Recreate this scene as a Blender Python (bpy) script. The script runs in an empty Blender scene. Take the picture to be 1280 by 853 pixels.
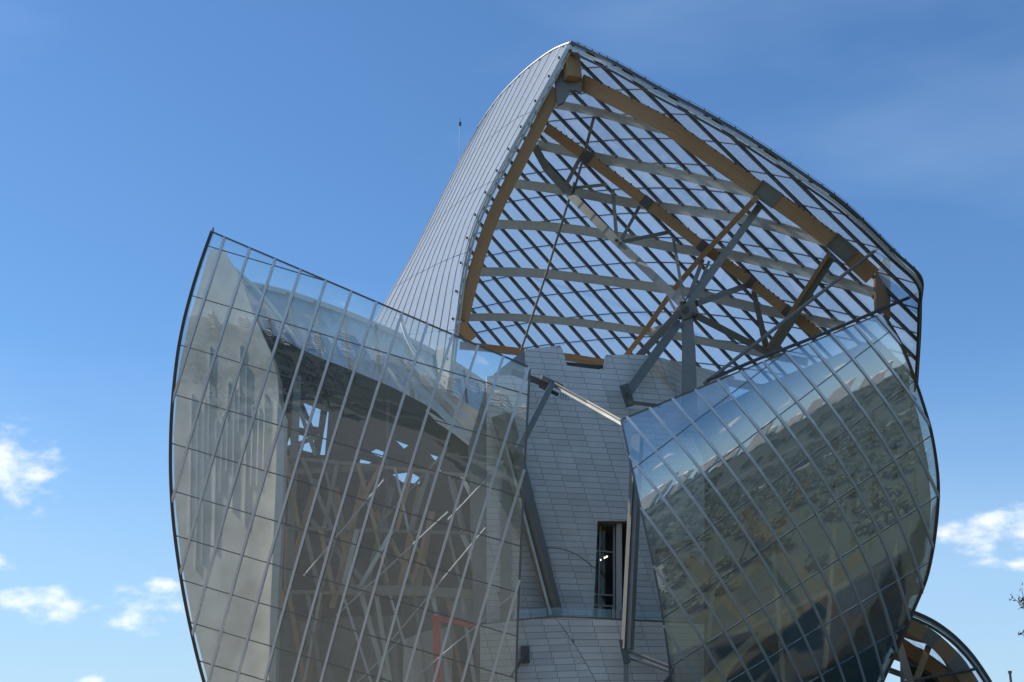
import bpy, math, random
from mathutils import Vector, geometry
R = math.radians
random.seed(7)
SC = bpy.context.scene
COL = SC.collection

# ------------------------------------------------------------------ camera
PITCH = R(17.0); LENS = 50.0; FPX = 1280 * LENS / 36.0; CAMZ = 1.7
cam = bpy.data.cameras.new('camera'); camo = bpy.data.objects.new('camera', cam); COL.objects.link(camo)
cam.lens = LENS; cam.sensor_width = 36; cam.clip_start = 0.1; cam.clip_end = 6000
camo.location = (0, 0, CAMZ); camo.rotation_euler = (R(90) + PITCH, 0, 0)
SC.camera = camo
SP, CP = math.sin(PITCH), math.cos(PITCH)

def ray(px, py):
    u = (px - 640) / FPX; v = (426.5 - py) / FPX
    return Vector((u, CP - v * SP, SP + v * CP))
def P(px, py, Y):                      # a point of the place at distance Y from the visitor's viewpoint
    r = ray(px, py); k = Y / r.y
    return Vector((r.x * k, Y, CAMZ + r.z * k))
def proj(p):
    x, y, z = p.x, p.y, p.z - CAMZ
    f = y * CP + z * SP; up = -y * SP + z * CP
    return 640 + FPX * x / f, 426.5 - FPX * up / f

# ------------------------------------------------------------------ sky, sun, exposure
SUN_AZ, SUN_EL = R(-80), R(46)
def build_world():
    w = bpy.data.worlds.new('World'); SC.world = w; w.use_nodes = True
    nt = w.node_tree; N = nt.nodes; L = nt.links
    bg = N['Background']; bg.inputs['Strength'].default_value = 0.105
    sky = N.new('ShaderNodeTexSky'); sky.sky_type = 'NISHITA'; sky.sun_disc = False
    sky.sun_elevation = SUN_EL; sky.sun_rotation = SUN_AZ; sky.altitude = 100
    sky.air_density = 1.0; sky.dust_density = 0.25; sky.ozone_density = 3.2
    tc = N.new('ShaderNodeTexCoord')
    def math_(op, a, b=None, c=None):
        n = N.new('ShaderNodeMath'); n.operation = op
        for i, v in enumerate((a, b, c)):
            if v is None: continue
            if isinstance(v, (int, float)): n.inputs[i].default_value = v
            else: L.new(v, n.inputs[i])
        return n.outputs[0]
    # cumulus puffs low over the horizon all the way round: (direction, half-width, half-height)
    puffs = []
    for (px, py, wx, wy) in [(8, 588, 66, 50), (166, 766, 64, 24), (36, 756, 72, 22), (206, 731, 24, 12),
                             (1262, 662, 62, 30), (1182, 668, 34, 20), (1268, 705, 42, 11), (116, 851, 18, 8), (-60, 700, 60, 22)]:
        puffs.append((ray(px, py).normalized(), wx / FPX, wy / FPX))
    rnd = random.Random(3)
    for i in range(26):
        az = R(35 + i * 11.2 + rnd.uniform(-4, 4)); el = R(rnd.uniform(4, 11))
        d = Vector((math.sin(az) * math.cos(el), math.cos(az) * math.cos(el), math.sin(el)))
        puffs.append((d, rnd.uniform(.02, .05), rnd.uniform(.007, .018)))
    acc = None
    for d, wx, wy in puffs:
        m = N.new('ShaderNodeMapping'); m.vector_type = 'TEXTURE'
        m.inputs['Location'].default_value = d
        m.inputs['Rotation'].default_value = (0, 0, math.atan2(d.y, d.x) - math.pi / 2)
        m.inputs['Scale'].default_value = (wx, .5, wy)
        L.new(tc.outputs['Generated'], m.inputs['Vector'])
        ln = N.new('ShaderNodeVectorMath'); ln.operation = 'LENGTH'; L.new(m.outputs[0], ln.inputs[0])
        acc = ln.outputs['Value'] if acc is None else math_('MINIMUM', acc, ln.outputs['Value'])
    nz = N.new('ShaderNodeTexNoise'); nz.inputs['Scale'].default_value = 42; nz.inputs['Detail'].default_value = 7
    nz.inputs['Roughness'].default_value = .54
    st = N.new('ShaderNodeMapping'); st.inputs['Scale'].default_value = (1, 1, 1.9); L.new(tc.outputs['Generated'], st.inputs[0])
    L.new(st.outputs[0], nz.inputs['Vector'])
    k = math_('ADD', math_('SUBTRACT', 1.0, acc), math_('MULTIPLY', math_('SUBTRACT', nz.outputs['Fac'], .51), 3.3))
    mr = N.new('ShaderNodeMapRange'); mr.interpolation_type = 'SMOOTHSTEP'
    mr.inputs['From Min'].default_value = -.1; mr.inputs['From Max'].default_value = 1.25; L.new(k, mr.inputs['Value'])
    gate = N.new('ShaderNodeMapRange'); gate.inputs['From Min'].default_value = 1.5; gate.inputs['From Max'].default_value = 1.1
    L.new(acc, gate.inputs['Value'])
    mask = math_('MULTIPLY', math_('MULTIPLY', mr.outputs[0], gate.outputs[0]), .85)
    # thin high veil
    ci = N.new('ShaderNodeTexNoise'); ci.inputs['Scale'].default_value = 2.6; ci.inputs['Detail'].default_value = 6
    cm = N.new('ShaderNodeMapping'); cm.inputs['Scale'].default_value = (1, 1.3, 3.2); cm.inputs['Rotation'].default_value = (.2, .35, .4)
    L.new(tc.outputs['Generated'], cm.inputs[0]); L.new(cm.outputs[0], ci.inputs['Vector'])
    cr = N.new('ShaderNodeMapRange'); cr.inputs['From Min'].default_value = .47; cr.inputs['From Max'].default_value = .8
    cr.inputs['To Max'].default_value = .22; L.new(ci.outputs['Fac'], cr.inputs['Value'])
    def mixc(f, a, b):
        n = N.new('ShaderNodeMix'); n.data_type = 'RGBA'; L.new(f, n.inputs['Factor'])
        for s, v in ((6, a), (7, b)):
            if isinstance(v, tuple): n.inputs[s].default_value = v
            else: L.new(v, n.inputs[s])
        return n.outputs[2]
    tint = N.new('ShaderNodeMix'); tint.data_type = 'RGBA'; tint.blend_type = 'MULTIPLY'; tint.inputs['Factor'].default_value = 1
    L.new(sky.outputs[0], tint.inputs[6]); tint.inputs[7].default_value = (.68, .95, 1.15, 1)
    sx = N.new('ShaderNodeSeparateXYZ'); L.new(tc.outputs['Generated'], sx.inputs[0])
    hz = N.new('ShaderNodeMapRange'); hz.interpolation_type = 'SMOOTHSTEP'; hz.inputs['From Min'].default_value = .30; hz.inputs['From Max'].default_value = -.02
    hz.inputs['To Max'].default_value = .75; L.new(sx.outputs['Z'], hz.inputs['Value'])
    hazed = mixc(hz.outputs[0], tint.outputs[2], (3.9, 5.3, 6.9, 1))
    c1 = mixc(cr.outputs[0], hazed, (4.4, 6.0, 8.2, 1))
    c2 = mixc(mask, c1, (8.6, 8.8, 9.2, 1))
    L.new(c2, bg.inputs['Color'])
build_world()
sd = bpy.data.lights.new('sun', 'SUN'); so = bpy.data.objects.new('sun', sd); COL.objects.link(so)
sd.energy = 5.0; sd.angle = R(0.53); sd.color = (1, .94, .85)
sdir = Vector((math.sin(SUN_AZ) * math.cos(SUN_EL), math.cos(SUN_AZ) * math.cos(SUN_EL), math.sin(SUN_EL)))
so.rotation_euler = (-sdir).to_track_quat('-Z', 'Y').to_euler(); so.location = sdir * 200
vs = SC.view_settings; vs.view_transform = 'Standard'; vs.look = 'None'; vs.gamma = 1; vs.use_curve_mapping = False
vs.exposure = 0.36
SC.cycles.transparent_max_bounces = 40; SC.cycles.max_bounces = 10; SC.cycles.glossy_bounces = 4
SC.cycles.transmission_bounces = 8; SC.cycles.caustics_reflective = False; SC.cycles.caustics_refractive = False
SC.cycles.sample_clamp_indirect = 4

# ------------------------------------------------------------------ materials
MATS = {}
def mat(name, col, rough=.6, metal=0, var=.0, noise=0, nscale=3, bump=0, bscale=20, stretch=None, coords='Object', col2=None):
    m = bpy.data.materials.new(name); m.use_nodes = True; MATS[name] = m
    nt = m.node_tree; N = nt.nodes; L = nt.links; b = N['Principled BSDF']
    b.inputs['Roughness'].default_value = rough; b.inputs['Metallic'].default_value = metal
    rgb = N.new('ShaderNodeRGB'); rgb.outputs[0].default_value = (*col, 1); out = rgb.outputs[0]
    tc = N.new('ShaderNodeTexCoord'); vec = tc.outputs[coords]
    if stretch:
        mp = N.new('ShaderNodeMapping'); mp.inputs['Scale'].default_value = stretch; L.new(vec, mp.inputs[0]); vec = mp.outputs[0]
    if noise:
        n = N.new('ShaderNodeTexNoise'); n.inputs['Scale'].default_value = nscale; n.inputs['Detail'].default_value = 6
        L.new(vec, n.inputs['Vector'])
        mx = N.new('ShaderNodeMix'); mx.data_type = 'RGBA'
        r = N.new('ShaderNodeMapRange'); r.inputs['From Min'].default_value = .3; r.inputs['From Max'].default_value = .7
        L.new(n.outputs['Fac'], r.inputs['Value']); L.new(r.outputs[0], mx.inputs['Factor'])
        L.new(out, mx.inputs[6]); c2 = col2 or tuple(c * (1 - noise) for c in col)
        mx.inputs[7].default_value = (*c2, 1); out = mx.outputs[2]
    if var:
        oi = N.new('ShaderNodeObjectInfo')
        r = N.new('ShaderNodeMapRange'); r.inputs['To Min'].default_value = 1 - var; r.inputs['To Max'].default_value = 1 + var
        L.new(oi.outputs['Random'], r.inputs['Value'])
        hs = N.new('ShaderNodeHueSaturation'); L.new(out, hs.inputs['Color']); L.new(r.outputs[0], hs.inputs['Value']); out = hs.outputs[0]
    L.new(out, b.inputs['Base Color'])
    if bump:
        n2 = N.new('ShaderNodeTexNoise'); n2.inputs['Scale'].default_value = bscale; n2.inputs['Detail'].default_value = 5
        L.new(vec, n2.inputs['Vector']); bp = N.new('ShaderNodeBump'); bp.inputs['Strength'].default_value = bump; bp.inputs['Distance'].default_value = .02
        L.new(n2.outputs['Fac'], bp.inputs['Height']); L.new(bp.outputs[0], b.inputs['Normal'])
    return m

def glass(name, frit, refl, tint, fritcol=(.78, .80, .79), wob=.012, wscale=.5, trans_share=.6, clouding=.0, top=.92):
    m = bpy.data.materials.new(name); m.use_nodes = True; MATS[name] = m
    nt = m.node_tree; N = nt.nodes; L = nt.links; N.remove(N['Principled BSDF']); out = N['Material Output']
    tr = N.new('ShaderNodeBsdfTransparent'); tr.inputs[0].default_value = (*tint, 1)
    df = N.new('ShaderNodeBsdfDiffuse'); df.inputs[0].default_value = (*fritcol, 1)
    tl = N.new('ShaderNodeBsdfTranslucent'); tl.inputs[0].default_value = (*fritcol, 1)
    gl = N.new('ShaderNodeBsdfGlossy'); gl.inputs['Roughness'].default_value = .0; gl.inputs['Color'].default_value = (.95, .97, .98, 1)
    mx = N.new('ShaderNodeMixShader'); mx.inputs[0].default_value = trans_share; L.new(df.outputs[0], mx.inputs[1]); L.new(tl.outputs[0], mx.inputs[2])
    m2 = N.new('ShaderNodeMixShader'); m2.inputs[0].default_value = frit; L.new(tr.outputs[0], m2.inputs[1]); L.new(mx.outputs[0], m2.inputs[2])
    tc = N.new('ShaderNodeTexCoord')
    if clouding:
        cn = N.new('ShaderNodeTexNoise'); cn.inputs['Scale'].default_value = .35; cn.inputs['Detail'].default_value = 5
        L.new(tc.outputs['Object'], cn.inputs['Vector'])
        cr = N.new('ShaderNodeMapRange'); cr.inputs['From Min'].default_value = .3; cr.inputs['From Max'].default_value = .7
        cr.inputs['To Min'].default_value = frit * (1 - clouding); cr.inputs['To Max'].default_value = frit * (1 + clouding)
        L.new(cn.outputs['Fac'], cr.inputs['Value']); L.new(cr.outputs[0], m2.inputs[0])
    nz = N.new('ShaderNodeTexNoise'); nz.inputs['Scale'].default_value = wscale; nz.inputs['Detail'].default_value = 2
    L.new(tc.outputs['Object'], nz.inputs['Vector'])
    bp = N.new('ShaderNodeBump'); bp.inputs['Strength'].default_value = 1; bp.inputs['Distance'].default_value = wob
    L.new(nz.outputs['Fac'], bp.inputs['Height']); L.new(bp.outputs[0], gl.inputs['Normal'])
    fr = N.new('ShaderNodeFresnel'); fr.inputs['IOR'].default_value = 1.5
    mr = N.new('ShaderNodeMapRange'); mr.inputs['From Min'].default_value = .04; mr.inputs['From Max'].default_value = 1
    mr.inputs['To Min'].default_value = refl; mr.inputs['To Max'].default_value = top; L.new(fr.outputs[0], mr.inputs['Value'])
    m3 = N.new('ShaderNodeMixShader'); L.new(mr.outputs[0], m3.inputs[0]); L.new(m2.outputs[0], m3.inputs[1]); L.new(gl.outputs[0], m3.inputs[2])
    L.new(m3.outputs[0], out.inputs['Surface'])
    return m

glass('sail_glass', .045, .085, (.95, .97, .955), clouding=.35, fritcol=(.76, .82, .78))
glass('mirror_glass', .06, .25, (.90, .93, .91), clouding=.25, wob=.006)
glass('cladding_glass', .50, .10, (.90, .95, .97), trans_share=.35, wob=.004, fritcol=(.80, .85, .88))
glass('canopy_glass', .28, .03, (.99, .995, 1.0), trans_share=.88, wob=.003, fritcol=(.82, .92, .98), top=.40)
glass('clear_glass', .02, .04, (.86, .92, .93))
mat('panel', (.80, .745, .66), .62, var=.085, noise=.10, nscale=.8, bump=.25, bscale=9)
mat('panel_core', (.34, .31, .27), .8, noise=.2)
mat('steel', (.26, .24, .20), .45, .25, noise=.12, nscale=2.5)
mat('steel_dark', (.125, .118, .105), .45, .3, noise=.2, nscale=2)
mat('steel_pale', (.62, .60, .53), .5, .15, noise=.12, nscale=3)
mat('mullion_grey', (.21, .20, .18), .45, .2, noise=.15)
mat('alu', (.60, .61, .62), .35, .55, noise=.08)
mat('alu_dark', (.16, .155, .15), .45, .5)
mat('bronze', (.11, .075, .05), .5, .4)
mat('red', (.92, .05, .03), .5)
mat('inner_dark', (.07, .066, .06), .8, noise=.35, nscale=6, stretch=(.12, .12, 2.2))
mat('inner_mid', (.33, .335, .32), .8, noise=.35, nscale=1.2)
mat('inner_pale', (.66, .62, .55), .8, noise=.3, nscale=.5, bump=.3, bscale=4, col2=(.43, .40, .34))
mat('white_wall', (.82, .81, .77), .7, noise=.08)
mat('room_shade', (.03, .03, .032), .8)
mat('bark', (.05, .04, .032), .9, noise=.3)
mat('leaf', (.042, .06, .024), .7, noise=.45, nscale=.15)
mat('lawn', (.040, .055, .031), .9, noise=.35, nscale=.06, col2=(.030, .040, .025))
mat('paving', (.20, .20, .185), .85, noise=.2, nscale=.5)
mat('render_white', (.86, .84, .80), .75, noise=.1, nscale=.4)
mat('window_dark', (.05, .055, .06), .25)
def timber_mat():
    m = mat('timber', (.61, .345, .155), .6, noise=.35, nscale=1.0, coords='UV', stretch=(.35, 9, 1), col2=(.47, .255, .11))
    nt = m.node_tree; N = nt.nodes; L = nt.links; b = N['Principled BSDF']
    tc = N.new('ShaderNodeTexCoord'); w = N.new('ShaderNodeTexWave'); w.bands_direction = 'Y'; w.inputs['Scale'].default_value = 2.3
    w.inputs['Distortion'].default_value = 1.2; w.inputs['Detail'].default_value = 3; w.inputs['Detail Scale'].default_value = .4; L.new(tc.outputs['UV'], w.inputs['Vector'])
    src = b.inputs['Base Color'].links[0].from_socket
    mx = N.new('ShaderNodeMix'); mx.data_type = 'RGBA'; mx.blend_type = 'MULTIPLY'; mx.inputs['Factor'].default_value = .20
    L.new(src, mx.inputs[6]); L.new(w.outputs['Color'], mx.inputs[7]); L.new(mx.outputs[2], b.inputs['Base Color'])
timber_mat()
def lampmat():
    m = bpy.data.materials.new('lamp'); m.use_nodes = True; b = m.node_tree.nodes['Principled BSDF']; MATS['lamp'] = m
    b.inputs['Emission Color'].default_value = (1, .8, .5, 1); b.inputs['Emission Strength'].default_value = 3
lampmat()

# ------------------------------------------------------------------ object helpers
BASE = {}
def thing(name, label, cat, base, group=None):
    o = bpy.data.objects.new(name, None); COL.objects.link(o); o.location = base; o.empty_display_size = .5
    o['label'] = label; o['category'] = cat
    if group: o['group'] = group
    BASE[o.name] = Vector(base)
    return o
def root_off(parent):
    o = Vector((0, 0, 0)); p = parent
    while p is not None:
        o += Vector(p.location); p = p.parent
    return o
def obj(name, verts, faces, m, parent=None, uvs=None, smooth=False, normals=None, kind=None):
    me = bpy.data.meshes.new(name)
    off = root_off(parent)
    me.from_pydata([tuple(Vector(v) - off) for v in verts], [], faces)
    me.materials.append(MATS[m])
    if uvs is not None:
        ul = me.uv_layers.new(name='UVMap')
        for i, l in enumerate(me.loops): ul.data[i].uv = uvs[l.vertex_index]
    if smooth or normals is not None:
        for p in me.polygons: p.use_smooth = True
    if normals is not None: me.normals_split_custom_set(normals)
    o = bpy.data.objects.new(name, me); COL.objects.link(o)
    if parent is not None: o.parent = parent
    if kind: o['kind'] = kind
    return o
def single(o, label, cat, group=None):
    o['label'] = label; o['category'] = cat
    if group: o['group'] = group
    return o

class MB:
    def __init__(s): s.v = []; s.f = []
    def add(s, v, f):
        n = len(s.v); s.v += list(v); s.f += [tuple(i + n for i in q) for q in f]; return s
    def box(s, a, b):
        (x0, y0, z0), (x1, y1, z1) = a, b
        return s.add([(x, y, z) for x in (x0, x1) for y in (y0, y1) for z in (z0, z1)],
                     [(0, 1, 3, 2), (4, 6, 7, 5), (0, 4, 5, 1), (2, 3, 7, 6), (0, 2, 6, 4), (1, 5, 7, 3)])
    def build(s, name, m, parent=None, **k): return obj(name, s.v, s.f, m, parent, **k)

def rect(w, d0, d1): return [(-w / 2, d0), (w / 2, d0), (w / 2, d1), (-w / 2, d1)]
def ibeam(h, fl, t=.07):
    a = h / 2; b = fl / 2; s = t / 2
    return [(-a, -b), (-a + t, -b), (-a + t, -s), (a - t, -s), (a - t, -b), (a, -b), (a, b), (a - t, b), (a - t, s), (-a + t, s), (-a + t, b), (-a, b)]
def tee(w, d, web):
    return [(-w / 2, 0), (w / 2, 0), (w / 2, .07), (web / 2, .07), (web / 2, d), (-web / 2, d), (-web / 2, .07), (-w / 2, .07)]
def circ(r, n=8): return [(r * math.cos(2 * math.pi * i / n), r * math.sin(2 * math.pi * i / n)) for i in range(n)]
TOCAM = lambda p: (Vector((0, 0, CAMZ)) - p).normalized()

def sweep_geo(pts, prof, nrm=None, taper=None):
    pts = [Vector(p) for p in pts]; n = len(pts); m = len(prof); v = []; uv = []; L = 0
    per = [0]
    for i in range(m):
        a = prof[i]; b = prof[(i + 1) % m]; per.append(per[-1] + math.hypot(a[0] - b[0], a[1] - b[1]))
    for i, p in enumerate(pts):
        t = (pts[min(i + 1, n - 1)] - pts[max(i - 1, 0)]).normalized()
        nn = nrm(p) if callable(nrm) else (nrm[i] if isinstance(nrm, list) else (nrm or TOCAM(p)))
        nn = (nn - t * nn.dot(t)).normalized(); b = t.cross(nn)
        if i: L += (p - pts[i - 1]).length
        k = 1 if taper is None else taper[0] + (taper[1] - taper[0]) * i / (n - 1)
        for j, (a, c) in enumerate(prof):
            v.append(p + b * a * k + nn * c * k); uv.append((L, per[j]))
    f = []
    for i in range(n - 1):
        for j in range(m):
            f.append((i * m + j, i * m + (j + 1) % m, (i + 1) * m + (j + 1) % m, (i + 1) * m + j))
    f.append(tuple(range(m))[::-1]); f.append(tuple((n - 1) * m + j for j in range(m)))
    return v, f, uv
def sweep(name, pts, prof, m, parent=None, nrm=None, taper=None, **k):
    v, f, uv = sweep_geo(pts, prof, nrm, taper)
    return obj(name, v, f, m, parent, uvs=uv, **k)

def crv(pts, n):                       # Catmull-Rom through 2D/3D tuples, n samples per span
    out = []; q = [tuple(p) for p in pts]; D = len(q[0])
    e0 = tuple(2 * q[0][i] - q[1][i] for i in range(D)); e1 = tuple(2 * q[-1][i] - q[-2][i] for i in range(D))
    q = [e0] + q + [e1]
    for s in range(1, len(q) - 2):
        for k in range(n):
            t = k / n; a, b, c, d = q[s - 1], q[s], q[s + 1], q[s + 2]
            out.append(tuple(.5 * (2 * b[i] + (c[i] - a[i]) * t + (2 * a[i] - 5 * b[i] + 4 * c[i] - d[i]) * t * t + (3 * b[i] - a[i] - 3 * c[i] + d[i]) * t ** 3) for i in range(D)))
    out.append(q[-2]); return out
def lut(pts, key=0):                   # piecewise-linear function through (x, y) points
    pts = sorted(pts, key=lambda p: p[key])
    xs = [p[key] for p in pts]; ys = [p[1 - key] for p in pts]
    def f(x):
        if x <= xs[0]: return ys[0] + (x - xs[0]) * (ys[1] - ys[0]) / (xs[1] - xs[0])
        if x >= xs[-1]: return ys[-1] + (x - xs[-1]) * (ys[-1] - ys[-2]) / (xs[-1] - xs[-2])
        lo, hi = 0, len(xs) - 1
        while hi - lo > 1:
            mid = (lo + hi) // 2
            if xs[mid] <= x: lo = mid
            else: hi = mid
        return ys[lo] + (x - xs[lo]) * (ys[hi] - ys[lo]) / (xs[hi] - xs[lo])
    return f
def clip_poly(poly, f):
    out = []; vals = [f(p) for p in poly]; n = len(poly)
    for i in range(n):
        a, b = poly[i], poly[(i + 1) % n]; va, vb = vals[i], vals[(i + 1) % n]
        if va >= 0: out.append(a)
        if (va >= 0) != (vb >= 0):
            lo, hi = (a, b) if va >= 0 else (b, a)
            for _ in range(14):
                m = ((lo[0] + hi[0]) / 2, (lo[1] + hi[1]) / 2)
                if f(m) >= 0: lo = m
                else: hi = m
            out.append(lo)
    return out
def area2(poly): return sum(poly[i][0] * poly[(i + 1) % len(poly)][1] - poly[(i + 1) % len(poly)][0] * poly[i][1] for i in range(len(poly))) / 2

# a sheet surface: G(k, b) -> (px, py, point).  clip functions take (px, py).
class Sheet:
    jitter = 0.0
    def __init__(s, G, clips): s.G = G; s.clips = clips
    def nrm(s, k, b):
        e = .02
        du = s.G(k + e, b)[2] - s.G(k - e, b)[2]; dv = s.G(k, b + e)[2] - s.G(k, b - e)[2]
        n = du.cross(dv).normalized(); p = s.G(k, b)[2]
        return n if n.dot(TOCAM(p)) > 0 else -n
    def inside(s, k, b):
        px, py, _ = s.G(k, b); return min(c(px, py) for c in s.clips) >= 0
    def pane(s, k0, k1, b0, b1, nk, nb, th):
        polys = []
        for i in range(nk):
            for j in range(nb):
                a0 = k0 + (k1 - k0) * i / nk; a1 = k0 + (k1 - k0) * (i + 1) / nk
                c0 = b0 + (b1 - b0) * j / nb; c1 = b0 + (b1 - b0) * (j + 1) / nb
                poly = [(a0, c0), (a1, c0), (a1, c1), (a0, c1)]
                for c in s.clips:
                    if not poly: break
                    poly = clip_poly(poly, lambda q: c(*s.G(*q)[:2]))
                if len(poly) >= 3 and abs(area2(poly)) > 1e-4: polys.append(poly)
        if not polys: return None
        idx = {}; V = []; NN = []; F = []; pa = 0
        for poly in polys:
            pts = [s.G(*q) for q in poly]
            ar = area2([(p[0], p[1]) for p in pts]); pa += abs(ar)
            face = []
            for q, g in zip(poly, pts):
                key = (round(q[0], 4), round(q[1], 4))
                if key not in idx:
                    idx[key] = len(V); V.append(g[2]); NN.append(s.nrm(*q))
                if not face or face[-1] != idx[key]: face.append(idx[key])
            if len(face) > 1 and face[0] == face[-1]: face.pop()
            if len(set(face)) < 3: continue
            F.append(face if ar < 0 else face[::-1])
        if not F or pa < 6: return None
        jit = Vector((random.gauss(0, 1), random.gauss(0, 1), random.gauss(0, 1))) * s.jitter
        NN = [(q + jit).normalized() for q in NN]
        n = len(V); V2 = V + [v - nn * th for v, nn in zip(V, NN)]
        edges = {}
        for f in F:
            for i in range(len(f)): edges[(f[i], f[(i + 1) % len(f)])] = 1
        faces = [tuple(f) for f in F]; norms = [NN[i] for f in F for i in f]
        for f in F:
            g = tuple(i + n for i in f[::-1]); faces.append(g); norms += [-NN[i - n] for i in g]
        for (a, b) in edges:
            if (b, a) not in edges:
                g = (b, a, a + n, b + n); faces.append(g)
                fn = (V2[a] - V2[b]).cross(V2[b + n] - V2[b])
                fn = fn.normalized() if fn.length > 1e-9 else Vector((0, 0, 1))
                norms += [fn] * 4
        return pa, V2, faces, norms
    def panes(s, ks, bs, m, parent, nk=2, nb=3, th=.03, gk=.03, gb=.012, limit=300, name='pane'):
        L = []
        for k in ks:
            for b in bs:
                r = s.pane(k + gk, k + 1 - gk, b + gb, b + 1 - gb, nk, nb, th)
                if r: L.append(r)
        L.sort(key=lambda r: -r[0])
        for r in L[:limit]: obj(name, r[1], r[2], m, parent, normals=r[3])
        if len(L) > limit:
            v = []; f = []; nn = []
            for r in L[limit:]:
                o = len(v); v += r[1]; f += [tuple(i + o for i in q) for q in r[2]]; nn += r[3]
            obj('small_' + name + 's', v, f, m, parent, normals=nn, kind='stuff')
        return len(L)
    def line(s, fixed, val, lo, hi, n=60, minlen=6):
        g = (lambda t: s.G(val, t)) if fixed == 'k' else (lambda t: s.G(t, val))
        nr = (lambda t: s.nrm(val, t)) if fixed == 'k' else (lambda t: s.nrm(t, val))
        ok = lambda t: min(c(*g(t)[:2]) for c in s.clips) >= 0
        ts = [lo + (hi - lo) * i / n for i in range(n + 1)]; segs = []; cur = []
        def ref(a, b):
            for _ in range(12):
                m = (a + b) / 2
                if ok(m): a = m
                else: b = m
            return a
        for i, t in enumerate(ts):
            if ok(t):
                if not cur and i: cur.append(ref(t, ts[i - 1]))
                cur.append(t)
            elif cur:
                cur.append(ref(ts[i - 1], t)); segs.append(cur); cur = []
        if cur: segs.append(cur)
        out = []
        for c in segs:
            a, b = g(c[0]), g(c[-1])
            if math.hypot(a[0] - b[0], a[1] - b[1]) < minlen: continue
            c = c[::2] + ([c[-1]] if len(c) % 2 == 0 else [])
            out.append(([g(t)[2] for t in c], [nr(t) for t in c]))
        return out

# polygon (pixels -> plane at a depth function), extruded straight back
def slab(name, outer, holes, Yf, back, m, parent=None, **k):
    loops = [outer] + holes
    tri = geometry.tessellate_polygon([[Vector((x, y, 0)) for x, y in l] for l in loops])
    flat = [p for l in loops for p in l]
    front = [P(x, y, Yf(x, y)) for x, y in flat]; n = len(flat)
    verts = front + [p + Vector((0, back, 0)) for p in front]
    faces = []
    for a, b, c in tri:
        ar = area2([flat[a], flat[b], flat[c]])
        if ar > 0: a, b, c = c, b, a
        faces.append((a, b, c)); faces.append((c + n, b + n, a + n))
    o = 0
    for li, l in enumerate(loops):
        s = area2(l)
        for i in range(len(l)):
            a = o + i; b = o + (i + 1) % len(l)
            q = (a, b, b + n, a + n) if (s > 0) == (li == 0) else (b, a, a + n, b + n)
            faces.append(q)
        o += len(l)
    return obj(name, verts, faces, m, parent, **k)

# ------------------------------------------------------------------ ground
def sheet(name, pts, z, m):
    o = obj(name, [(x, y, z) for x, y in pts], [tuple(range(len(pts)))], m); o['kind'] = 'structure'; return o
sheet('ground', [(-2500, -2500), (2500, -2500), (2500, 2500), (-2500, 2500)], 0, 'lawn')
sheet('forecourt', [(-140, -40), (-24, -30), (4, 30), (9, 140), (-140, 140)], .004, 'paving')
def strip(name, pts, w, z, m):
    c = crv(pts, 8); a = []; b = []
    for i, p in enumerate(c):
        q0 = c[max(i - 1, 0)]; q1 = c[min(i + 1, len(c) - 1)]; d = Vector((q1[0] - q0[0], q1[1] - q0[1])).normalized()
        a.append((p[0] - d.y * w / 2, p[1] + d.x * w / 2, z)); b.append((p[0] + d.y * w / 2, p[1] - d.x * w / 2, z))
    n = len(c); o = obj(name, a + b, [(i, i + n, i + n + 1, i + 1) for i in range(n - 1)], m); o['kind'] = 'structure'
strip('path', [(-120, -20), (-60, 0), (0, -6), (60, 10), (140, 5)], 4, .008, 'paving')
strip('path', [(-150, -75), (-60, -55), (30, -70), (140, -50)], 3.5, .012, 'paving')
strip('path', [(-10, -6), (10, 18), (16, 45), (12, 70)], 4.5, .016, 'paving')

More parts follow.
